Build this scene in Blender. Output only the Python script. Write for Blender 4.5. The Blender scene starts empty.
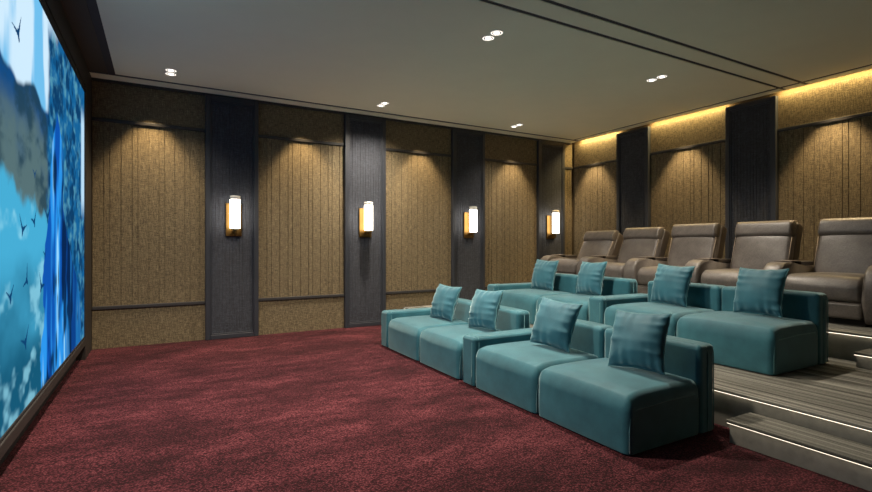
import bpy, bmesh, math, random
import numpy as np
from mathutils import Vector, Matrix, Euler
from mathutils.bvhtree import BVHTree
S = bpy.context.scene
COL = S.collection
PI = math.pi
R = math.radians

# ------------------------------------------------------------------ materials
def srgb(r, g, b):
    f = lambda c: (c/255)/12.92 if c/255 <= .04045 else ((c/255+.055)/1.055)**2.4
    return (f(r), f(g), f(b), 1)

class NT:
    def __init__(s, name):
        s.m = bpy.data.materials.new(name); s.m.use_nodes = True
        s.t = s.m.node_tree; s.b = s.t.nodes['Principled BSDF']; s.out = s.t.nodes['Material Output']
    def n(s, kind, **kw):
        nd = s.t.nodes.new(kind)
        for k, v in kw.items():
            if k in nd.inputs.keys(): nd.inputs[k].default_value = v
            else: setattr(nd, k, v)
        return nd
    def l(s, a, b): s.t.links.new(a, b)
    def coords(s, scale=(1, 1, 1), rot=(0, 0, 0)):
        tc = s.n('ShaderNodeTexCoord'); mp = s.n('ShaderNodeMapping')
        mp.inputs['Scale'].default_value = scale; mp.inputs['Rotation'].default_value = rot
        s.l(tc.outputs['Object'], mp.inputs['Vector']); return mp.outputs[0]
    def noise(s, vec, scale, detail=2, rough=.5):
        nd = s.n('ShaderNodeTexNoise'); nd.inputs['Scale'].default_value = scale
        nd.inputs['Detail'].default_value = detail; nd.inputs['Roughness'].default_value = rough
        s.l(vec, nd.inputs['Vector']); return nd.outputs['Fac']
    def ramp(s, fac, stops):
        nd = s.n('ShaderNodeValToRGB'); e = nd.color_ramp.elements
        while len(e) < len(stops): e.new(.5)
        for k, (p, c) in enumerate(stops): e[k].position = p; e[k].color = c
        s.l(fac, nd.inputs['Fac']); return nd.outputs['Color']
    def mix(s, fac, a, b, mode='MIX'):
        nd = s.n('ShaderNodeMix'); nd.data_type = 'RGBA'; nd.blend_type = mode
        for sock, v in ((nd.inputs[0], fac), (nd.inputs[6], a), (nd.inputs[7], b)):
            if hasattr(v, 'is_linked'): s.l(v, sock)
            else: sock.default_value = v
        return nd.outputs[2]
    def math(s, op, a, b=0.):
        nd = s.n('ShaderNodeMath'); nd.operation = op
        for sock, v in ((nd.inputs[0], a), (nd.inputs[1], b)):
            if hasattr(v, 'is_linked'): s.l(v, sock)
            else: sock.default_value = v
        return nd.outputs[0]
    def bump(s, h, strength=.3, dist=.01):
        nd = s.n('ShaderNodeBump'); nd.inputs['Strength'].default_value = strength; nd.inputs['Distance'].default_value = dist
        s.l(h, nd.inputs['Height']); s.l(nd.outputs[0], s.b.inputs['Normal'])
    def set(s, **kw):
        for k, v in kw.items():
            sock = s.b.inputs[k.replace('_', ' ')]
            if hasattr(v, 'is_linked'): s.l(v, sock)
            else: sock.default_value = v
        return s.m

def m_plain(name, col, rough=.6, metal=0., var=.08, scale=9, **kw):
    t = NT(name); v = t.coords(); f = t.noise(v, scale, 4, .6)
    lo = tuple(c*(1-var) for c in col[:3])+(1,); hi = tuple(min(1, c*(1+var)) for c in col[:3])+(1,)
    return t.set(Base_Color=t.ramp(f, [(.3, lo), (.7, hi)]), Roughness=rough, Metallic=metal, **kw)

def m_weave(name, dark, mid, light, thread, rough=.85, sheen=.1):
    # woven wall cloth: threads running both ways, a little uneven
    t = NT(name)
    a = t.noise(t.coords((thread*.12, thread*.12, thread)), 1, 3, .6)
    b = t.noise(t.coords((thread, thread, thread*.10)), 1, 3, .6)
    c = t.noise(t.coords((thread*1.1,)*3), .8, 2, .7)
    f = t.math('MULTIPLY', t.math('ADD', t.math('ADD', a, b), c), .3334)
    col = t.ramp(f, [(.39, dark), (.5, mid), (.61, light)])
    t.bump(f, .35, .004)
    return t.set(Base_Color=col, Roughness=rough, Sheen_Weight=sheen)

def m_velvet(name, dark, light):
    t = NT(name); v = t.coords()
    big = t.noise(v, 5, 3, .55); fine = t.noise(v, 240, 2, .6)
    f = t.math('ADD', t.math('MULTIPLY', big, .7), t.math('MULTIPLY', fine, .3))
    t.bump(fine, .18, .002)
    return t.set(Base_Color=t.ramp(f, [(.35, dark), (.65, light)]), Roughness=.62, Sheen_Weight=1.,
                 Sheen_Roughness=.4, Sheen_Tint=srgb(205, 228, 228), Specular_IOR_Level=.3)

def m_leather(name, dark, light):
    t = NT(name); v = t.coords()
    big = t.noise(v, 7, 5, .6); vo = t.n('ShaderNodeTexVoronoi'); vo.inputs['Scale'].default_value = 120; t.l(v, vo.inputs['Vector'])
    fine = t.noise(v, 70, 5, .7)
    f = t.math('ADD', t.math('MULTIPLY', big, .5), t.math('MULTIPLY', fine, .5))
    h = t.math('ADD', t.math('MULTIPLY', big, 2.0), t.math('MULTIPLY', fine, .9))
    t.bump(h, .4, .006)
    rg = t.math('ADD', t.math('MULTIPLY', fine, .3), .27)
    return t.set(Base_Color=t.ramp(f, [(.33, dark), (.68, light)]), Roughness=rg, Specular_IOR_Level=.55, Coat_Weight=.1, Coat_Roughness=.3)

def m_red_carpet():
    t = NT('red_carpet'); 
    warp = t.noise(t.coords((1.0, 1.9, 1), (0, 0, R(-12))), 1.1, 5, .62)  # warp and blot put the pile's mottled sheen into the colour
    blot = t.noise(t.coords((1.6, 4.2, 1), (0, 0, R(-8))), 2.1, 5, .7)
    br = t.n('ShaderNodeTexVoronoi'); br.inputs['Scale'].default_value = 78; t.l(t.coords((1, 1.35, 1), (0, 0, R(33))), br.inputs['Vector'])
    fine = t.noise(t.coords(), 150, 2, .6)
    f = t.math('ADD', t.math('ADD', t.math('MULTIPLY', warp, .48), t.math('MULTIPLY', blot, .38)),
               t.math('ADD', t.math('MULTIPLY', br.outputs['Distance'], -.42), t.math('MULTIPLY', fine, .24)))
    col = t.ramp(f, [(.24, srgb(34, 12, 16)), (.40, srgb(74, 31, 38)), (.58, srgb(122, 66, 70))])
    t.bump(t.math('SUBTRACT', t.math('MULTIPLY', fine, .6), br.outputs['Distance']), .5, .012)
    return t.set(Base_Color=col, Roughness=.95, Sheen_Weight=.06, Sheen_Tint=srgb(235, 190, 180), Specular_IOR_Level=.1)

def m_striped_carpet():
    # loop carpet in bands running across the room
    t = NT('striped_loop_carpet')
    band = t.noise(t.coords((1, .012, .0)), 26, 3, .7)
    rib = t.n('ShaderNodeTexWave'); rib.wave_type = 'BANDS'; rib.bands_direction = 'X'; rib.inputs['Scale'].default_value = 28
    rib.inputs['Distortion'].default_value = .4; t.l(t.coords(), rib.inputs['Vector'])
    fine = t.noise(t.coords((1, 1, 1)), 170, 2, .7)
    f = t.math('ADD', t.math('MULTIPLY', band, .75), t.math('ADD', t.math('MULTIPLY', rib.outputs['Fac'], .1), t.math('MULTIPLY', fine, .22)))
    col = t.ramp(f, [(.40, srgb(60, 60, 56)), (.50, srgb(104, 103, 96)), (.57, srgb(130, 128, 120)), (.68, srgb(172, 169, 159))])
    t.bump(t.math('ADD', rib.outputs['Fac'], fine), .5, .006)
    return t.set(Base_Color=col, Roughness=.92, Specular_IOR_Level=.15)

def m_emit(name, col, strength):
    t = NT(name); e = t.n('ShaderNodeEmission'); e.inputs['Color'].default_value = col; e.inputs['Strength'].default_value = strength
    t.l(e.outputs[0], t.out.inputs['Surface']); return t.m

M = dict(
    cloth=m_weave('brown_woven_wallcloth', srgb(60, 51, 38), srgb(106, 92, 66), srgb(150, 134, 102), 120),
    dark=m_weave('charcoal_woven_cloth', srgb(32, 34, 40), srgb(50, 53, 61), srgb(72, 76, 86), 120),
    darkframe=m_plain('charcoal_lacquer', srgb(50, 53, 60), .42, var=.06),
    rail=m_plain('dark_rail_paint', srgb(52, 50, 50), .5, var=.06),
    plaster=m_plain('grey_plaster', srgb(238, 234, 210), .9, var=.015, scale=3),
    groove=m_plain('ceiling_groove_paint', srgb(58, 56, 60), .7, var=.05),
    portal=m_plain('dark_brown_lacquer', srgb(37, 32, 29), .6, var=.08),
    band=m_plain('brown_ceiling_band_paint', srgb(74, 66, 58), .7, var=.04),
    black=m_plain('black_border_felt', srgb(18, 17, 18), .7, var=.1),
    wallpaint=m_plain('dark_wall_paint', srgb(92, 76, 52), .9, var=.05),
    carpet=m_red_carpet(), loop=m_striped_carpet(),
    stone=m_plain('grey_stone_riser', srgb(132, 129, 121), .55, var=.16, scale=14),
    velvet=m_velvet('teal_velvet', srgb(38, 88, 101), srgb(54, 112, 125)),
    pillow=m_velvet('teal_pillow_velvet', srgb(40, 90, 106), srgb(56, 112, 128)),
    piping=m_velvet('teal_piping', srgb(74, 124, 132), srgb(96, 148, 156)),
    leather=m_leather('taupe_leather', srgb(70, 65, 62), srgb(112, 105, 100)),
    shell=m_leather('dark_brown_leather', srgb(62, 55, 50), srgb(84, 75, 68)),
    stitch=m_plain('pale_leather_piping', srgb(150, 136, 122), .5),
    traywood=m_plain('dark_tray_wood', srgb(104, 94, 86), .35, var=.15, scale=20),
    shadow=m_plain('black_base_shade', srgb(20, 19, 18), .7),  # black colour stands in for the shadow gap under the recliners
    brass=m_plain('aged_brass', srgb(118, 90, 48), .38, 1., var=.15),
    bezel=m_plain('white_bezel', srgb(215, 210, 200), .4),
    baffle=m_plain('black_lamp_baffle', srgb(25, 23, 21), .5),
    glass=m_emit('lit_opal_glass', (1, .92, .80, 1), 6.5),
    lens=m_emit('lit_lamp_lens', (1, .92, .80, 1), 6),
    reflect=m_emit('lit_reflector_ring', (1, .92, .82, 1), .95),
    led=m_emit('warm_step_led', (1, .87, .66, 1), 2.2),
    glasscap=m_plain('frosted_glass_cap', srgb(225, 220, 210), .4),
)

# ------------------------------------------------------------------ objects
def put(name, bm, mat, parent=None, smooth=False, weld=False):
    if weld: bmesh.ops.remove_doubles(bm, verts=bm.verts, dist=1e-5)
    bmesh.ops.recalc_face_normals(bm, faces=bm.faces)
    me = bpy.data.meshes.new(name); bm.to_mesh(me); bm.free()
    if smooth: me.polygons.foreach_set('use_smooth', [True]*len(me.polygons))
    me.materials.append(mat)
    o = bpy.data.objects.new(name, me); COL.objects.link(o)
    if parent: o.parent = parent
    return o
def thing(name, label, cat, loc=(0, 0, 0), group=None, rz=0):
    o = bpy.data.objects.new(name, None); COL.objects.link(o); o.empty_display_size = .1
    o.location = loc; o.rotation_euler.z = rz
    return tag(o, label, cat, group)
def tag(o, label, cat, group=None):
    o['label'] = label; o['category'] = cat
    if group: o['group'] = group
    return o
def struct(o): o['kind'] = 'structure'; return o
def dup(root, label, loc=None, group=None):
    r = root.copy(); COL.objects.link(r); r['label'] = label
    if loc is not None: r.location = loc
    for ch in list(root.children):
        c = ch.copy(); COL.objects.link(c); c.parent = r
        for g in list(ch.children):
            d = g.copy(); COL.objects.link(d); d.parent = c
    return r

# ------------------------------------------------------------------ shapes
def NB(): return bmesh.new()
def box(bm, a, b, bev=0., seg=2):
    a, b = Vector(a), Vector(b); c = (a+b)/2; d = b-a
    r = bmesh.ops.create_cube(bm, size=1, matrix=Matrix.Translation(c) @ Matrix.Diagonal((abs(d.x), abs(d.y), abs(d.z), 1)))
    if bev:
        es = {e for v in r['verts'] for e in v.link_edges}
        bmesh.ops.bevel(bm, geom=list(es), offset=bev, segments=seg, profile=.5, affect='EDGES')
def lathe(bm, prof, c=(0, 0, 0), n=28, axis='Z'):
    rings = []
    for r, z in prof:
        ring = []
        for k in range(n):
            a = 2*PI*k/n; p = Vector((r*math.cos(a), r*math.sin(a), z))
            if axis == 'Y': p = Vector((p.x, p.z, p.y))
            ring.append(bm.verts.new(p+Vector(c)))
        rings.append(ring)
    for i in range(len(rings)-1):
        for k in range(n):
            bm.faces.new((rings[i][k], rings[i][(k+1) % n], rings[i+1][(k+1) % n], rings[i+1][k]))
    for ring in (rings[0], rings[-1]): bm.faces.new(ring)
def tube(bm, pts, r, n=6, closed=False):
    pts = [Vector(p) for p in pts]; N = len(pts); rings = []
    for i, p in enumerate(pts):
        if closed: d = pts[(i+1) % N]-pts[i-1]
        else: d = pts[min(i+1, N-1)]-pts[max(i-1, 0)]
        d.normalize()
        up = Vector((0, 0, 1)) if abs(d.z) < .9 else Vector((1, 0, 0))
        x = d.cross(up).normalized(); y = d.cross(x).normalized()
        rings.append([bm.verts.new(p+r*(math.cos(2*PI*k/n)*x+math.sin(2*PI*k/n)*y)) for k in range(n)])
    for i in range(N if closed else N-1):
        A, B = rings[i], rings[(i+1) % N]
        for k in range(n): bm.faces.new((A[k], A[(k+1) % n], B[(k+1) % n], B[k]))
    if not closed:
        bm.faces.new(rings[0]); bm.faces.new(rings[-1])
def axis_list(h, r0, r1, n, m):
    # sample positions from -h to h, dense where the ends round off (r0 at -h, r1 at +h)
    L = []
    for k in range(n): L.append(-h+r0-r0*math.tan(PI/4*(n-k)/n))
    a, b = -h+r0, h-r1
    for k in range(m+1): L.append(a+(b-a)*k/m)
    for k in range(1, n+1): L.append(h-r1+r1*math.tan(PI/4*k/n))
    return L
def rbox(bm, lo, hi, rx, ry, rz, n=5, m=7, fn=None):
    """rounded block; rx, ry, rz are (radius at low end, radius at high end); fn(p, s) moves points (s in -1..1)"""
    lo, hi = Vector(lo), Vector(hi); c = (lo+hi)/2; h = (hi-lo)/2
    rad = [(q, q) if not isinstance(q, tuple) else q for q in (rx, ry, rz)]
    L = [axis_list(h[k], rad[k][0], rad[k][1], n, m) for k in range(3)]
    cache = {}
    def vert(i, j, k):
        key = (i, j, k)
        if key in cache: return cache[key]
        p = [L[0][i], L[1][j], L[2][k]]; q = []; o = []; rr = []
        for a in range(3):
            r0, r1 = rad[a]; inn = min(max(p[a], -h[a]+r0), h[a]-r1); q.append(inn)
            r = r0 if p[a] < inn else r1; rr.append(r); o.append((p[a]-inn)/r if r > 1e-9 else 0.)
        ln = math.sqrt(sum(t*t for t in o)) or 1.
        mx = max(abs(t) for t in o) or 1.
        P = Vector([q[a]+o[a]/ln*rr[a]*(1 if mx > .999 else mx) for a in range(3)])
        if fn: P = fn(P, (P.x/h.x, P.y/h.y, P.z/h.z))
        cache[key] = bm.verts.new(P+c); return cache[key]
    I, J, K = (len(q)-1 for q in L)
    def quad(a, b, c_, d):
        vs = [vert(*t) for t in (a, b, c_, d)]
        try: bm.faces.new(vs)
        except ValueError: pass
    for i in range(I):
        for j in range(J):
            for k in (0, K): quad((i, j, k), (i+1, j, k), (i+1, j+1, k), (i, j+1, k))
    for i in range(I):
        for k in range(K):
            for j in (0, J): quad((i, j, k), (i+1, j, k), (i+1, j, k+1), (i, j, k+1))
    for j in range(J):
        for k in range(K):
            for i in (0, I): quad((i, j, k), (i, j+1, k), (i, j+1, k+1), (i, j, k+1))
def prism(bm, prof, y0, y1, bev=.0, seg=3):
    """profile in x,z swept along y"""
    a = [bm.verts.new((x, y0, z)) for x, z in prof]; b = [bm.verts.new((x, y1, z)) for x, z in prof]
    n = len(prof); fa = bm.faces.new(a); fb = bm.faces.new(b)
    for i in range(n): bm.faces.new((a[i], a[(i+1) % n], b[(i+1) % n], b[i]))
    if bev:
        es = set(fa.edges) | set(fb.edges)
        bmesh.ops.bevel(bm, geom=list(es), offset=bev, segments=seg, profile=.5, affect='EDGES')

# ------------------------------------------------------------------ room shell
XS, XW = -.714, -.705           # screen plane, portal front
YW = 7.085                     # face of the far wall panels
XB = 7.07                      # face of the back wall panels
YN = -1.6                      # near wall
ZC = 3.23
def S_box(name, a, b, mat):
    bm = NB(); box(bm, a, b); return struct(put(name, bm, mat))
S_box('floor', (-.95, YN-.1, -.1), (7.3, 7.3, 0), M['carpet'])
S_box('wall_far', (-.95, 7.12, 0), (7.3, 7.27, 3.6), M['wallpaint'])
S_box('wall_back', (7.105, YN, 0), (7.25, 7.12, 3.6), M['wallpaint'])
S_box('wall_near', (-.95, YN-.15, 0), (7.3, YN, 3.6), M['wallpaint'])
S_box('wall_screen', (-.95, YN, 0), (-.80, 7.12, 3.6), M['portal'])
# portal around the screen: wing beside the far wall, header above
S_box('trim_wing', (-.80, 6.50, 0), (XW, 7.06, ZC), M['portal'])
S_box('trim_header', (-.80, YN, 2.985), (XW, 6.50, ZC), M['portal'])
S_box('trim_plinth', (-.80, YN, 0), (-.785, 6.50, .12), M['black'])
# ceiling: plaster panels between shadow grooves, dark backing above
bm = NB()
xb = [(XW, -.525), (-.45, 6.805), (6.87, 7.0)]
yb = [(YN, 3.005), (3.05, 3.25), (3.295, 6.795)]
for i, (x0, x1) in enumerate(xb):
    if i == 0: continue
    for y0, y1 in yb: box(bm, (x0, y0, ZC), (x1, y1, ZC+.04))
box(bm, (XW, 6.87, ZC), (7.0, 7.12, ZC+.04)); box(bm, (6.985, YN, ZC+.001), (7.0, 7.12, ZC+.1))  # second box is added to keep cove light out of the grooves
ceil = struct(put('ceiling', bm, M['plaster']))
S_box('trim_ceiling_band', (XW, YN, ZC), (-.525, 6.795, ZC+.005), M['band'])
bm = NB(); box(bm, (XW, YN, ZC+.006), (6.984, 7.119, ZC+.039)); box(bm, (6.9, YN, ZC+.15), (7.12, 7.12, ZC+.2)); 
put('groove_backing', bm, M['groove'], ceil)
S_box('trim_gap_shade', (XW, 7.055, ZC-.028), (6.99, 7.12, ZC-.0005), M['rail'])  # dark strip standing in for the shadow gap at the wall top

# ------------------------------------------------------------------ wall panels and pilasters (built along +x, facing -y, base at origin)
PLK = [.115, .06, .115, .115, .06, .115]
def panel(label, w, loc, rz, group):
    t = thing('wall_panel', label, 'wall panel', loc, group, rz)
    z1, z2, top = .49, 2.745, 3.20
    d = .035
    def slab(name, za, zb):
        bm = NB(); box(bm, (0, 0, za), (w, d, zb)); return put(name, bm, M['cloth'], t)
    slab('lower_panel', .0, z1-.018); slab('upper_panel', z2+.018, top)
    bm = NB(); box(bm, (0, .012, z1), (w, d, z2))
    x = .0; k = 0
    while x < w-.03:
        q = min(PLK[k % 6], w-x); k += 1
        box(bm, (x+.003, .001, z1+.01), (x+q-.003, .013, z2-.01), .002, 1); x += q
    put('grooved_panel', bm, M['cloth'], t)
    for z in (z1, z2):
        bm = NB(); box(bm, (0, -.022, z-.02), (w, d, z+.02), .005); put('rail', bm, M['rail'], t)
    return t
def pilaster(label, w, loc, rz, group):
    t = thing('pilaster', label, 'pilaster', loc, group, rz)
    d = .09; top = 3.2; f = .06
    bm = NB()
    for a, b in (((0, 0, 0), (f, d, top)), ((w-f, 0, 0), (w, d, top)), ((f, 0, 0), (w-f, d, f)), ((f, 0, top-f), (w-f, d, top))): box(bm, a, b, .006)
    for a, b in (((f, .01, f), (f+.018, d, top-f)), ((w-f-.018, .01, f), (w-f, d, top-f)), ((f, .01, f), (w-f, d, f+.018)), ((f, .01, top-f-.018), (w-f, d, top-f))): box(bm, a, b, .004)
    put('frame', bm, M['darkframe'], t)
    bm = NB(); box(bm, (f, .03, f), (w-f, d, top-f)); x = f+.018; q = (w-2*f-.036)/12
    for k in range(12): box(bm, (x+k*q+.001, .021, f+.018), (x+(k+1)*q-.001, .032, top-f-.018), .0015, 1)
    put('ribbed_panel', bm, M['dark'], t)
    return t
PX = [.517, 2.408, 4.288, 6.166]; PW = .66
g = 'brown fabric wall panels along the sconce wall'
edges = [(XW, PX[0])]+[(PX[i]+PW, PX[i+1]) for i in range(3)]
for (a, b), lab in zip(edges, ('brown fabric wall panel between the blue screen and the nearest sconce pilaster',
        'brown grooved wall panel between the first and second sconces from the screen',
        'brown grooved wall panel between the second and third sconces from the screen',
        'brown grooved wall panel between the third sconce and the sconce in the corner')):
    panel(lab, b-a-.002, (a+.001, YW, 0), 0, g)
panel('narrow brown fabric wall strip in the corner beside the farthest sconce', XB-PX[3]-PW-.002, (PX[3]+PW+.001, YW, 0), 0, g)
for x, lab in zip(PX, ('dark charcoal ribbed pilaster carrying the sconce nearest the screen',
        'dark charcoal ribbed pilaster carrying the second sconce from the screen',
        'dark charcoal ribbed pilaster carrying the third sconce from the screen',
        'dark charcoal ribbed pilaster carrying the farthest sconce next to the room corner')):
    pilaster(lab, PW, (x, 7.03, 0), 0, 'charcoal pilasters on the sconce wall')
BY = [(5.97, 5.32), (4.06, 3.40), (2.15, 1.49)]
g = 'brown fabric wall panels behind the recliners'
for (a, b), lab in zip(((7.03, 5.97), (5.32, 4.06), (3.40, 2.15)), (
        'cove-lit brown wall panel behind the recliner nearest the corner',
        'cove-lit brown wall panel between the two dark pilasters behind the recliners',
        'cove-lit brown wall panel at the right end of the photo, behind the nearest recliner')):
    panel(lab, a-b-.002, (XB, a-.001, 0), -PI/2, g)
for (a, b), lab in zip(BY[:2], ('narrower-looking dark pilaster on the cove-lit back wall, left of the two',
        'wider-looking dark pilaster on the cove-lit back wall, behind the fourth recliner')):
    pilaster(lab, a-b, (7.012, a, 0), -PI/2, 'charcoal pilasters behind the recliners')

# ------------------------------------------------------------------ sconces
def sconce(label, x):
    t = thing('wall_sconce', label, 'wall lamp', (x, 7.05, 1.58), 'cylinder sconces on the dark pilasters')
    bm = NB(); box(bm, (-.1, -.025, -.22), (.1, 0, .22), .005); put('backplate', bm, M['brass'], t)
    bm = NB(); box(bm, (-.02, -.15, -.165), (.02, -.02, -.14), .004); lathe(bm, [(.008, -.2), (.012, -.19), (.012, -.145), (.05, -.14), (.05, -.122)], (0, -.15, 0), 20)
    put('arm', bm, M['brass'], t)
    bm = NB(); lathe(bm, [(.05, -.12), (.063, -.118), (.064, -.11), (.064, .255), (.058, .26)], (0, -.15, 0), 32); put('shade', bm, M['glass'], t, True)
    bm = NB(); lathe(bm, [(.061, .261), (.065, .264), (.065, .306), (.045, .31)], (0, -.15, 0), 32); put('cap', bm, M['glasscap'], t, True)
    return t
for x, lab in zip((.86, 2.727, 4.61, 6.465), ('lit white cylinder wall sconce nearest the screen',
        'lit white cylinder wall sconce, second from the screen', 'lit white cylinder wall sconce, third from the screen',
        'lit white cylinder wall sconce in the far corner above the recliners')): sconce(lab, x)

# ------------------------------------------------------------------ downlights
def downlight(label, x, y):
    t = thing('twin_downlight', label, 'ceiling light', (x, y, ZC), 'twin ceiling downlights')
    for s in (-1, 1):
        c = (0, s*.068, 0)
        bm = NB(); lathe(bm, [(.064, -.0005), (.064, -.005), (.056, -.006), (.056, -.0005)], c, 28); o = put('bezel', bm, M['bezel'], t)
        bm = NB(); lathe(bm, [(.056, -.001), (.056, -.0065), (.042, -.0065), (.042, -.001)], c, 28); put('reflector', bm, M['reflect'], o)
        bm = NB(); lathe(bm, [(.042, -.001), (.042, -.0055), (.028, -.0055), (.028, -.001)], c, 28); put('baffle', bm, M['baffle'], o)
        bm = NB(); lathe(bm, [(.028, -.001), (.028, -.007), (.001, -.007)], c, 24); put('lens', bm, M['lens'], o)
for x, y, lab in ((.11, 6.39, 'lit twin ceiling downlight nearest the screen, left of the others'),
        (2.74, 6.39, 'lit twin ceiling downlight near the second sconce from the screen'),
        (5.17, 6.44, 'lit twin ceiling downlight near the farthest corner of the room'),
        (2.74, 3.775, 'largest-looking lit twin ceiling downlight, at the top centre beside the double groove'),
        (5.15, 3.79, 'lit twin ceiling downlight in front of the dark pilasters above the recliners')): downlight(lab, x, y)

# ------------------------------------------------------------------ screen
def paint_screen():
    y0, y1, z0, z1 = 1.80, 6.49, .255, 2.90
    NY, NZ = 640, 360
    ys = np.linspace(y0, y1, NY); zs = np.linspace(z0, z1, NZ)
    Yr, Zr = np.meshgrid(ys, zs)
    Yg, Zg = Yr/.929, 1.25+(Zr-1.25)/.929      # picture drawn a little larger, then scaled to the screen
    rng = np.random.default_rng(5)
    def vnoise(fy, fz, seed):
        r = np.random.default_rng(seed); G = r.random((64, 64))
        a = (Yg*fy) % 63; b = (Zg*fz) % 63
        i = np.floor(a).astype(int); j = np.floor(b).astype(int); fa = a-i; fb = b-j
        fa = fa*fa*(3-2*fa); fb = fb*fb*(3-2*fb)
        i1 = (i+1) % 64; j1 = (j+1) % 64
        return (G[i, j]*(1-fa)*(1-fb)+G[i1, j]*fa*(1-fb)+G[i, j1]*(1-fa)*fb+G[i1, j1]*fa*fb)
    def fbm(fy, fz, seed, o=4): return sum(vnoise(fy*2**k, fz*2**k, seed+k)*.5**k for k in range(o))/sum(.5**k for k in range(o))
    def c(r, g_, b): return np.array(srgb(r, g_, b)[:3])
    def lerp(A, B, t): return A*(1-t[..., None])+B*t[..., None]
    sm = lambda a, b, x: (lambda t: t*t*(3-2*t))(np.clip((x-a)/(b-a), 0, 1))
    one = np.ones((NZ, NY, 3))
    # sky with tall soft clouds
    n1 = fbm(2.2, .9, 11); img = lerp(one*c(112, 190, 236), one*c(206, 234, 252), sm(.42, .56, n1))
    # misty water below, darker lower down
    n2 = fbm(1.6, 3.0, 21)
    wat = lerp(one*c(70, 172, 212), one*c(22, 88, 118), sm(1.35, .35, Zg+(n2-.5)*.7))
    wat = lerp(wat, one*c(150, 220, 240), sm(.62, .8, fbm(3, 5, 31))*.6)
    hor = 1.55+.35*(fbm(.9, .2, 41)-.5)-.10*(Yg-4.5)
    # ridge of dark blue mountain fading to grey-green rock
    top = 2.30+.16*(fbm(1.6, .05, 51)-.5)*2-.05*(Yg-4.5)
    rock = lerp(one*c(20, 74, 128), one*c(86, 112, 116), sm(.0, .55, top-Zg+(fbm(3, 4, 61)-.5)*.5))
    rock = lerp(rock, one*c(32, 62, 78), sm(.42, .74, fbm(4, 7, 71, 5))*.8)
    img = lerp(img, rock, sm(-.02, .03, top-Zg))
    img = lerp(img, wat, sm(-.05, .07, hor-Zg+(fbm(5, 5, 81)-.5)*.25))
    # far right: wooded blue slope up to the top, pale gap at the border
    slope = sm(4.80, 5.0, Yg+(fbm(3, 2, 91)-.5)*.5)*sm(3.15, 2.85, Zg-(Yg-5.0)*.30+(fbm(4, 4, 95)-.5)*.3)
    wood = lerp(one*c(22, 98, 152), one*c(82, 150, 176), sm(.4, .8, fbm(9, 12, 101, 5)))
    wood = lerp(wood, one*c(14, 62, 104), sm(.42, .72, fbm(8, 9, 105, 5)))
    img = lerp(img, wood, slope)
    gap = sm(6.68, 6.78, Yg)*sm(1.5, 1.8, Zg)*sm(2.85, 2.6, Zg)
    img = lerp(img, one*c(186, 222, 246), gap)
    # a steep bright-blue ice crag, narrow above and broad at its foot, cut by dark clefts
    mid = 5.25+.30*(fbm(.3, 1.4, 111)-.5)+.25*sm(1.7, .6, Zg); half = (.20+.10*sm(2.45, 1.7, Zg)+.72*sm(1.75, .5, Zg))*(.75+.5*fbm(.4, 3, 121))
    tipz = 2.45
    half = half*sm(tipz, tipz-.35, Zg)
    d = half-np.abs(Yg-mid-.12*sm(1.4, .6, Zg))
    mask = sm(.0, .03, d)*(Zg < tipz)
    st = fbm(5.5, .9, 131)
    ice = lerp(one*c(16, 84, 176), one*c(44, 150, 236), sm(.38, .56, st))
    ice = lerp(ice, one*c(150, 214, 250), sm(.60, .72, st))
    ice = lerp(ice, one*c(8, 28, 58), sm(.55, .66, fbm(4.5, 1.6, 141))*.9)
    ice = lerp(ice, one*c(10, 40, 84), sm(.1, .4, Yg-mid)*.55)
    img = lerp(img, ice, mask)
    # birds: small dark wings
    for by, bz, s, rot in ((3.93, 2.58, .13, .5), (4.05, 1.36, .11, -.3), (4.38, 1.42, .10, .4), (4.85, 1.48, .13, .1), (4.15, 1.02, .10, .9), (4.62, .95, .12, -.5), (4.12, .62, .12, .3), (4.75, 1.18, .07, .2), (4.95, 2.2, .05, .1), (4.4, 1.75, .07, .1), (3.75, .95, .1, .2), (2.9, 1.3, .1, .1), (2.5, 2.4, .12, .3), (3.2, 2.0, .1, -.2)):
        u = (Yg-by)/s; v = (Zg-bz)/s; U = u*math.cos(rot)+v*math.sin(rot); V = -u*math.sin(rot)+v*math.cos(rot)
        wing = (np.abs(V-.75*np.abs(U)**.8+.25) < .17*(1.05-np.abs(U))) & (np.abs(U) < 1)
        body = (U/.16)**2+((V+.2)/.34)**2 < 1
        img[wing | body] = c(14, 66, 112)
    me = bpy.data.meshes.new('picture')
    V3 = np.stack([np.full(Yr.shape, XS), Yr, Zr], -1).reshape(-1, 3)
    idx = np.arange(NY*NZ).reshape(NZ, NY)
    F = np.stack([idx[:-1, :-1], idx[:-1, 1:], idx[1:, 1:], idx[1:, :-1]], -1).reshape(-1, 4)
    me.vertices.add(len(V3)); me.vertices.foreach_set('co', V3.ravel())
    me.loops.add(F.size); me.loops.foreach_set('vertex_index', F.ravel().astype(np.int32))
    me.polygons.add(len(F)); me.polygons.foreach_set('loop_start', np.arange(0, F.size, 4, dtype=np.int32))
    me.update(calc_edges=True)
    at = me.color_attributes.new('picture', 'FLOAT_COLOR', 'POINT')
    at.data.foreach_set('color', np.concatenate([img.reshape(-1, 3), np.ones((NY*NZ, 1))], 1).astype(np.float32).ravel())
    t = NT('screen_picture'); e = t.n('ShaderNodeEmission'); a = t.n('ShaderNodeAttribute'); a.attribute_name = 'picture'
    t.l(a.outputs['Color'], e.inputs['Color']); e.inputs['Strength'].default_value = SCREEN
    t.l(e.outputs[0], t.out.inputs['Surface'])
    me.materials.append(t.m)
    return me, (y0, y1, z0, z1)
SCREEN = .74
me, (y0, y1, z0, z1) = paint_screen()
sc_ = thing('cinema_screen', 'large wall screen showing a bright blue landscape with flying birds', 'screen', (XS, 4.5, z0))
o = bpy.data.objects.new('picture', me); COL.objects.link(o); o.parent = sc_; o.location = (-XS, -4.5, -z0)
bm = NB()
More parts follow.
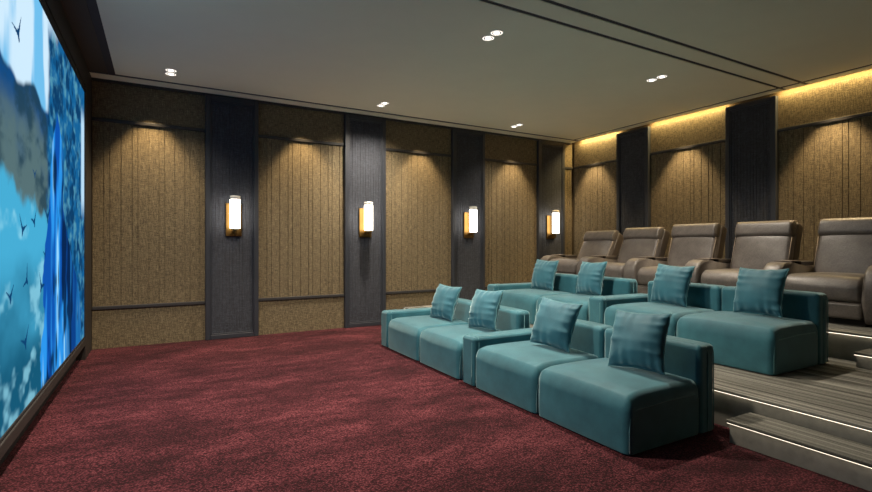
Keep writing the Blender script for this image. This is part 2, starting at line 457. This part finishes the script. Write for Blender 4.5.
for a, b in (((-.028, y0-4.5-.05, -.02), (.006, y1-4.5, 0)), ((-.028, y0-4.5-.05, z1-z0), (.006, y1-4.5, z1-z0+.075)), ((-.028, y0-4.5-.05, 0), (.006, y0-4.5, z1-z0))): box(bm, a, b, .003)
box(bm, (-.028, y0-4.5, 0), (-.003, y1-4.5, z1-z0))
put('border', bm, M['black'], sc_)
bm = NB(); box(bm, (-.028, y0-4.5-.05, -.095), (.014, 6.5-4.5, -.022), .006); put('lower_ledge', bm, M['portal'], sc_)

# ------------------------------------------------------------------ platforms and steps
def platform(name, label, x0, x1, y0_, y1_, zb, zt, cat):
    t = thing(name, label, cat, (x0, (y0_+y1_)/2, zb)); w = (y1_-y0_)/2; h = zt-zb; d = x1-x0
    bm = NB(); box(bm, (.035, -w+.004, .0), (d, w-.004, h-.022)); put('riser', bm, M['stone'], t)
    bm = NB(); box(bm, (0, -w, h-.022), (d, w, h), .007, 3); put('carpet_top', bm, M['loop'], t)
    bm = NB(); box(bm, (.012, -w, h-.0262), (.022, w, h-.0225)); put('led_strip', bm, M['led'], t)
    return t
P1, P2 = .262, .50
platform('seating_platform', 'striped grey carpeted platform under the second row of teal sofas', 3.345, 5.12, YN+.01, 7.0, 0, P1, 'platform')
platform('seating_platform', 'striped grey carpeted top platform under the leather recliners', 5.13, 6.995, YN+.01, 7.0, 0, P2, 'platform')
platform('step', 'carpeted lit step on the red carpet, lower right of the photo', 3.10, 3.375, YN+.01, 1.79, 0, .152, 'step')
platform('step', 'carpeted lit step on the striped platform in front of the nearest recliner', 4.85, 5.155, YN+.01, 1.78, P1+.001, .388, 'step')

# ------------------------------------------------------------------ sofas (origin: floor, front right corner; +x to the back, +y to the armrest end)
SW = .815; AW = .20; SD = .69; SB = .85
def seat_mesh():
    bm = NB(); hx, hy, hz = SD/2, SW/2-.006, .176
    def fn(P, s):
        q = P.copy()
        top = max(0, s[2]); ex = max(0, 1-s[0]**2)**.6; ey = max(0, 1-s[1]**2)**.6
        q.z += .030*ex*ey*top**3
        fr = max(0, -s[0])**6; q.x -= .014*fr*ey*max(0, 1-s[2]**2)**.6
        w = max(0, (hx*-1+.10-P.x)/.10); q.z -= .055*(1-math.sqrt(max(0, 1-min(1, w)**2)))*max(0, (P.z+hz)/(2*hz))**2
        side = abs(s[1])**8; q.y += math.copysign(.003*side*max(0, 1-s[2]**2), s[1])
        return q
    rbox(bm, (0, -hy, .003), (SD, hy, .356), (.036, .03), .05, (.01, .08), 7, 10, fn)
    return bm
def sofa(label, loc):
    t = thing('sofa', label, 'sofa', loc, 'teal velvet two-seat sofas')
    for k in range(2):
        yc = SW*(k+.5)
        s = put('seat_cushion', seat_mesh(), M['velvet'], t, True); s.location = (0, yc, 0)
        for e in (-1, 1):
            bm = NB(); ye = e*(SW/2-.002)
            pts = [(.018, ye-e*.010, .02), (.016, ye-e*.010, .15), (.022, ye-e*.008, .22), (.032, ye-e*.006, .255), (.075, ye-e*.004, .272), (.35, ye-e*.003, .282), (.62, ye-e*.004, .278), (.665, ye-e*.008, .265), (.674, ye-e*.010, .24), (.674, ye-e*.010, .02)]
            tube(bm, pts, .0045); put('piping', bm, M['piping'], s, True)
        b0, b1 = SW*k, SW*(k+1)
        bm = NB(); rbox(bm, (SD-.005, b0+.004, .003), (SB, b1-.004, .586), .035, .035, (.01, .04), 5, 6,
                        lambda P, q: Vector((P.x-.008*(q[0] < 0)*max(0, 1-q[1]**2)*max(0, 1-q[2]**2), P.y, P.z+.006*max(0, 1-q[1]**2)*(q[2] > .5))))
        b = put('backrest', bm, M['velvet'], t, True)
        if k == 0:
            ye = .001
            for xx in (SD+.075, SB-.022):
                bm = NB(); tube(bm, [(xx, ye, .02), (xx, ye-.001, .3), (xx, ye, .53), (xx, ye+.012, .570), (xx, ye+.03, .580)], .004)
                put('piping', bm, M['piping'], b, True)
    a0, a1 = 2*SW, 2*SW+AW
    bm = NB(); rbox(bm, (0, a0+.003, .003), (SB, a1, .43), .03, .028, (.01, .032), 5, 8)
    a = put('armrest', bm, M['velvet'], t, True)
    for yy in (a0+.03, a1-.03):
        bm = NB(); tube(bm, [(-.001, yy, .02), (-.001, yy, .38), (.008, yy, .414), (.03, yy, .4305), (.2, yy, .431)], .004); put('piping', bm, M['piping'], a, True)
    bm = NB()
    for xx in (.055,): tube(bm, [(xx, a0+.004, .02), (xx, a0+.002, .38), (xx, a0+.012, .42), (xx, a0+.03, .431), (xx, a1-.03, .431), (xx, a1-.008, .42), (xx, a1+.001, .38), (xx, a1+.001, .02)], .004)
    put('piping', bm, M['piping'], a, True)
    return t
FX, FY = 2.392, 1.94
s0 = sofa('teal velvet sofa on the red carpet, nearest the viewer', (FX, FY, 0))
dup(s0, 'teal velvet sofa on the red carpet, the end one toward the sconce wall', (FX, FY+1.87, 0))
RX = 3.985
dup(s0, 'teal velvet sofa on the striped platform, nearest the steps', (RX, FY, P1))
dup(s0, 'teal velvet sofa on the striped platform, farther one toward the sconce wall', (RX, FY+1.858, P1))

# ------------------------------------------------------------------ throw pillows
def pillow(label, x, y, z, seed, yaw, lean, roll, a=.203):
    rnd = random.Random(seed); N = 44
    ph = [rnd.uniform(0, 6.28) for _ in range(12)]
    def outline(u, v):
        # edges pull in between the corners, corners stick out as soft ears
        uu = u*(1-.075*(1-v*v)*abs(u)**2); vv = v*(1-.075*(1-u*u)*abs(v)**2)
        return uu*a, vv*a
    def th(u, v, side):
        b = .082*(max(0, 1-u*u)**.5*max(0, 1-v*v)**.5)**.85
        w = 0
        for e, (q, s) in enumerate(((1-u, v), (1+u, v), (1-v, u), (1+v, u))):
            amp = (.015, .015, .008, .011)[e]*(.6+.4*math.sin(5.3*s+ph[(e+3) % 8]))
            w += amp*math.exp(-q/.34)*(1-math.exp(-q/.05))*(lambda a_: math.sin(a_) if e > 1 else 1.2-1.9*abs(math.sin(a_*.6)))(s*(12.5+1.7*e)+ph[e]+1.6*math.sin(s*2.6+ph[4+e])+side*1.3)*(1-s**4)
        w += .006*math.sin(3.1*u+2.2*v+ph[8]+side)*(1-u*u)*(1-v*v)
        return b+w*1.0
    bm = NB(); grid = {}
    for side in (-1, 1):
        for i in range(N+1):
            for j in range(N+1):
                u, v = -1+2*i/N, -1+2*j/N
                u = math.sin(u*PI/2)*.5+u*.5; v = math.sin(v*PI/2)*.5+v*.5
                rim = i in (0, N) or j in (0, N)
                key = (i, j, 0 if rim else side)
                if key in grid: continue
                yy, zz = outline(u, v)
                sag = .02*v*v-.01*u*u
                ripple = .004*math.sin(9*u+ph[9])*(abs(v) > .98)+.005*math.sin(9*v+ph[10])*(abs(u) > .98)
                grid[key] = bm.verts.new(((0 if rim else side*th(u, v, side))+sag+(ripple if rim else 0), yy, zz))
    def V(i, j, s): return grid[(i, j, 0 if (i in (0, N) or j in (0, N)) else s)]
    for s in (-1, 1):
        for i in range(N):
            for j in range(N): bm.faces.new((V(i, j, s), V(i+1, j, s), V(i+1, j+1, s), V(i, j+1, s)))
    rim = [V(i, 0, 1).co.copy() for i in range(N)]+[V(N, j, 1).co.copy() for j in range(N)]+[V(i, N, 1).co.copy() for i in range(N, 0, -1)]+[V(0, j, 1).co.copy() for j in range(N, 0, -1)]
    o = put('throw_pillow', bm, M['pillow'], None, True)
    bm = NB(); tube(bm, rim, .0042, 6, True); put('piping', bm, M['piping'], o, True)
    o.rotation_euler = Euler((R(roll), R(lean), R(yaw)), 'XYZ')
    # rest the lowest point on the seat
    Rm = o.rotation_euler.to_matrix(); low = min((Rm @ v.co).z for v in o.data.vertices)
    o.location = (x, y, z-low)
    # move clear of the sofa it leans on, by tiny steps
    bpy.context.view_layer.update()
    def tree(ob):
        mw = ob.matrix_world; me_ = ob.data
        return BVHTree.FromPolygons([mw @ v.co for v in me_.vertices], [p.vertices[:] for p in me_.polygons])
    seats = [tree(q) for q in S.objects if q.type == 'MESH' and q.parent and q.parent.name.startswith('sofa') and abs((q.parent.location.z)-(0 if z < .6 else P1)) < .05]
    def hits(t): return any(q.overlap(t) for q in seats)
    b0 = [(o.matrix_world @ v.co) for m_ in (o, o.children[0]) for v in m_.data.vertices]
    n0 = len(o.data.vertices); F_ = [p.vertices[:] for p in o.data.polygons]+[[i+n0 for i in p.vertices] for p in o.children[0].data.polygons]
    dz = dx = 0.; O = Vector(o.location)
    def at(dx, dz): return BVHTree.FromPolygons([p+Vector((dx, 0, dz)) for p in b0], F_)
    dz = .05
    while hits(at(dx, dz)) and dx > -.2: dx -= .006           # clear of the backrest first
    while dz > -.05 and not hits(at(dx, dz-.003)): dz -= .003  # then down onto the seat
    o.location = O+Vector((dx, 0, dz))
    tag(o, label, 'pillow', 'teal throw pillows on the sofas')
    return o
ZS = .368
pl = [('teal throw pillow at the end of the front row nearest the sconce wall', 2.90, 4.93, ZS, 9, 19, 2),
      ('teal throw pillow in the front row, second from the sconce wall', 2.89, 4.11, ZS, 6, 19, -3),
      ('teal throw pillow in the front row, on the nearest sofa beside its armrest', 2.885, 3.09, ZS, 10, 20, 4),
      ('largest-looking teal throw pillow, at the right end of the front row', 2.87, 2.255, ZS, 8, 21, -3),
      ('teal throw pillow at the end of the second row nearest the sconce wall', RX+.505, 5.01, ZS+P1, 2, 15, 1),
      ('teal throw pillow in the second row, second from the sconce wall', RX+.50, 4.19, ZS+P1, -4, 16, -2),
      ('teal throw pillow in the second row, beside the nearest armrest', RX+.495, 3.13, ZS+P1, -2, 16, 2),
      ('teal throw pillow at the right end of the second row, before the nearest recliner', RX+.485, 2.295, ZS+P1, -4, 16, -1)]
for k, (lab, x, y, z, yaw, lean, roll) in enumerate(pl): pillow(lab, x, y, z, 30+k, yaw, lean, roll)

# ------------------------------------------------------------------ recliners (origin: platform, seat centre; +x to the back wall, +y to the sconce wall)
RW = .66; RA = .19
def recliner(label, loc, kick=0., extra_arm=False):
    t = thing('recliner', label, 'recliner', loc, 'leather recliners in the top row')
    w = RW/2
    bm = NB(); box(bm, (.07, -w-.0, 0), (.92, w+RA-.02, .06), .004); put('base', bm, M['shadow'], t)
    # seat cushion
    def fn(P, s):
        q = P.copy(); ey = max(0, 1-s[1]**2)**.6; ex = max(0, 1-s[0]**2)**.6
        q.z += .025*ey*max(0, s[2])**3*ex
        q.x -= .02*ey*max(0, -s[0])**6*max(0, 1-s[2]**2)**.5
        return q
    bm = NB(); rbox(bm, (0, -w+.003, .205), (.68, w-.003, .445), (.10, .04), .04, (.05, .10), 5, 8, fn)
    if kick:
        for v in bm.verts: v.co = Matrix.Rotation(R(kick*.16), 3, 'Y') @ (v.co-Vector((.5, 0, .4)))+Vector((.5, 0, .4))
    seat = put('seat', bm, M['leather'], t, True)
    bm = NB(); tube(bm, [(.012, -w+.04, .315), (-.006, -w*.5, .315), (-.010, 0, .315), (-.006, w*.5, .315), (.012, w-.04, .315)], .003); put('piping', bm, M['shell'], seat, True)
    # footrest panel closed below, or swung forward
    bm = NB(); rbox(bm, (.0, -w+.006, .062), (.10, w-.006, .215), .03, .03, .03, 4, 5)
    f = put('footrest', bm, M['leather'], t, True)
    bm = NB(); tube(bm, [(-.001, 0, .075), (-.002, 0, .2)], .003); put('seam', bm, M['shell'], f, True)
    if kick:
        P = Vector((.10, 0, .215)); f.matrix_local = Matrix.Translation(P+Vector((-.06, 0, .02))) @ Matrix.Rotation(R(kick), 4, 'Y') @ Matrix.Translation(-P)
    # backrest, hinged at the seat
    lean = R(16+kick*.22); H = Vector((.60, 0, .40))
    br = bpy.data.objects.new('tmp', None)
    Mx = Matrix.Translation(H) @ Matrix.Rotation(lean, 4, 'Y')
    def fb(P, s):
        q = P.copy()
        if s[0] < 0: q.x -= .03*max(0, 1-s[1]**2)**.7*max(0, 1-s[2]**2)**.5
        q.y *= 1-.03*max(0, s[2]); return q
    bm = NB(); rbox(bm, (0, -w+.005, -.02), (.14, w-.005, .50), (.06, .02), .05, (.03, .035), 5, 8, fb)
    b = put('backrest', bm, M['leather'], t, True); b.matrix_local = Mx
    def fh(P, s):
        q = P.copy()
        if s[0] < 0: q.x -= .012*max(0, 1-s[2]**2)
        return q
    bm = NB(); rbox(bm, (-.035, -w+.012, .455), (.13, w-.012, .66), (.06, .05), .035, (.05, .06), 5, 7, fh)
    h = put('headrest', bm, M['leather'], t, True); h.matrix_local = Mx
    bm = NB(); rbox(bm, (.055, -w-.001, -.30), (.215, w+.001, .655), (.03, .06), .035, (.03, .05), 4, 6)
    sh = put('back_shell', bm, M['shell'], t, True); sh.matrix_local = Mx
    for e in (-1, 1):
        y = e*(w-.022)
        bm = NB(); tube(bm, [(-.004, y, .0), (.0, y*1.01, .2), (.004, y*1.01, .46)], .0035); put('piping', bm, M['stitch'], b, True)
        bm = NB(); tube(bm, [(-.02, e*(w-.02), .49), (-.042, e*(w-.03), .56), (-.01, e*(w-.02), .645), (.05, e*(w-.014), .662)], .0035); p = put('piping', bm, M['stitch'], h, True)
    # armrest with its tray
    prof = [(.02, .03), (-.015, .12), (-.03, .25), (-.030, .38), (-.012, .455), (.025, .515), (.085, .555), (.15, .568), (.22, .565), (.29, .555), (.37, .54), (.50, .525), (.74, .52), (.80, .47), (.82, .2), (.82, .03)]
    def arm(y0_, y1_):
        bm = NB(); prism(bm, prof, y0_, y1_, .035, 4); a = put('armrest', bm, M['leather'], t, True)
        for yy in (y0_+.012, y1_-.012):
            bm = NB(); tube(bm, [(x-.0+(.012 if i < 4 else 0)*0, yy, z) for i, (x, z) in enumerate([(q[0]+.009, q[1]) for q in prof[1:4]]+[(q[0]+.006, q[1]-.008) for q in prof[4:7]]+[(q[0], q[1]-.010) for q in prof[7:12]])], .003)
            put('piping', bm, M['shell'], a, True)
        bm = NB(); ym = (y0_+y1_)/2
        box(bm, (.25, ym-.08, .568), (.44, ym+.08, .582), .004); put('tray', bm, M['traywood'], a)
        bm = NB(); box(bm, (.42, ym-.085, .525), (.70, ym+.085, .572), .008); put('console_lid', bm, M['shell'], a)
        bm = NB(); box(bm, (.30, ym-.03, .53), (.42, ym+.03, .5685), .002); put('tray_bracket', bm, M['shell'], a)
        return a
    arm(w+.002, w+RA)
    if extra_arm: arm(-w-RA, -w-.002)
    return t
RY = [5.82, 4.955, 4.09, 3.225, 2.31]
RY = [5.755, 4.895, 4.035, 3.165, 2.285]
recX = 5.50
labs = ['taupe leather recliner in the far corner, leaning farthest back with its footrest out',
        'taupe leather recliner second from the far corner, in front of the narrower dark pilaster',
        'taupe leather recliner in the middle of the top row',
        'taupe leather recliner in front of the wider dark pilaster',
        'taupe leather recliner nearest the viewer, cut by the right edge of the photo']
for k in range(5): recliner(labs[k], (recX, RY[k], P2), (55, 28, 0, 0, 0)[k], k == 4)

# ------------------------------------------------------------------ lights
def light(name, kind, loc, energy, col, rot=(0, 0, 0), **kw):
    d = bpy.data.lights.new(name, kind); d.energy = energy; d.color = col
    for k, v in kw.items(): setattr(d, k, v)
    o = bpy.data.objects.new(name, d); COL.objects.link(o); o.location = loc; o.rotation_euler = rot; return o
WARM = (1, .74, .42); NEUT = (1, .88, .72); COOL = (.9, .95, 1)
for x, y, e, ang in ((.11, 6.39, 90, 110), (2.74, 6.39, 330, 140), (5.17, 6.44, 80, 110), (2.74, 3.775, 430, 150), (5.15, 3.79, 230, 130), (.11, 3.775, 560, 150)):
    light('downlight_beam', 'SPOT', (x, y, ZC-.02), e, NEUT, spot_size=R(ang), spot_blend=1., shadow_soft_size=.07)
for a, b in edges:
    light('wall_washer', 'SPOT', ((a+b)/2, YW-.31, 3.18), 85, WARM, (R(4), 0, 0), spot_size=R(69), spot_blend=.6, shadow_soft_size=.03)
for a, b in ((7.03, 5.97), (5.32, 4.06), (3.40, 2.15)):
    light('wall_washer', 'SPOT', (XB-.31, (a+b)/2, 3.18), 95, WARM, (0, R(-4), 0), spot_size=R(69), spot_blend=.6, shadow_soft_size=.03)
    a = min(a, 6.88); light('cove_light', 'AREA', (7.04, (a+b)/2, ZC+.045), 14, (1, .72, .30), (0, 0, 0), shape='RECTANGLE', size=.04, size_y=abs(a-b)-.02)
w = bpy.data.worlds.new('world'); S.world = w; w.use_nodes = True
w.node_tree.nodes['Background'].inputs[0].default_value = (.02, .02, .025, 1)

# ------------------------------------------------------------------ camera
cam = bpy.data.cameras.new('camera'); co = bpy.data.objects.new('camera', cam); COL.objects.link(co)
cam.sensor_fit = 'HORIZONTAL'; cam.sensor_width = 36; cam.lens = 490/872*36; cam.clip_start = .05
cam.shift_y = -1.5/872
co.location = (0, 0, 1.25); co.rotation_euler = (PI/2, 0, -R(29.4)); S.camera = co
S.view_settings.view_transform = 'Standard'; S.view_settings.look = 'None'
S.view_settings.exposure = .48; S.view_settings.gamma = 1; S.view_settings.use_curve_mapping = False
S.cycles.use_denoising = True
S.cycles.max_bounces = 10; S.cycles.diffuse_bounces = 6; S.cycles.sample_clamp_indirect = 6
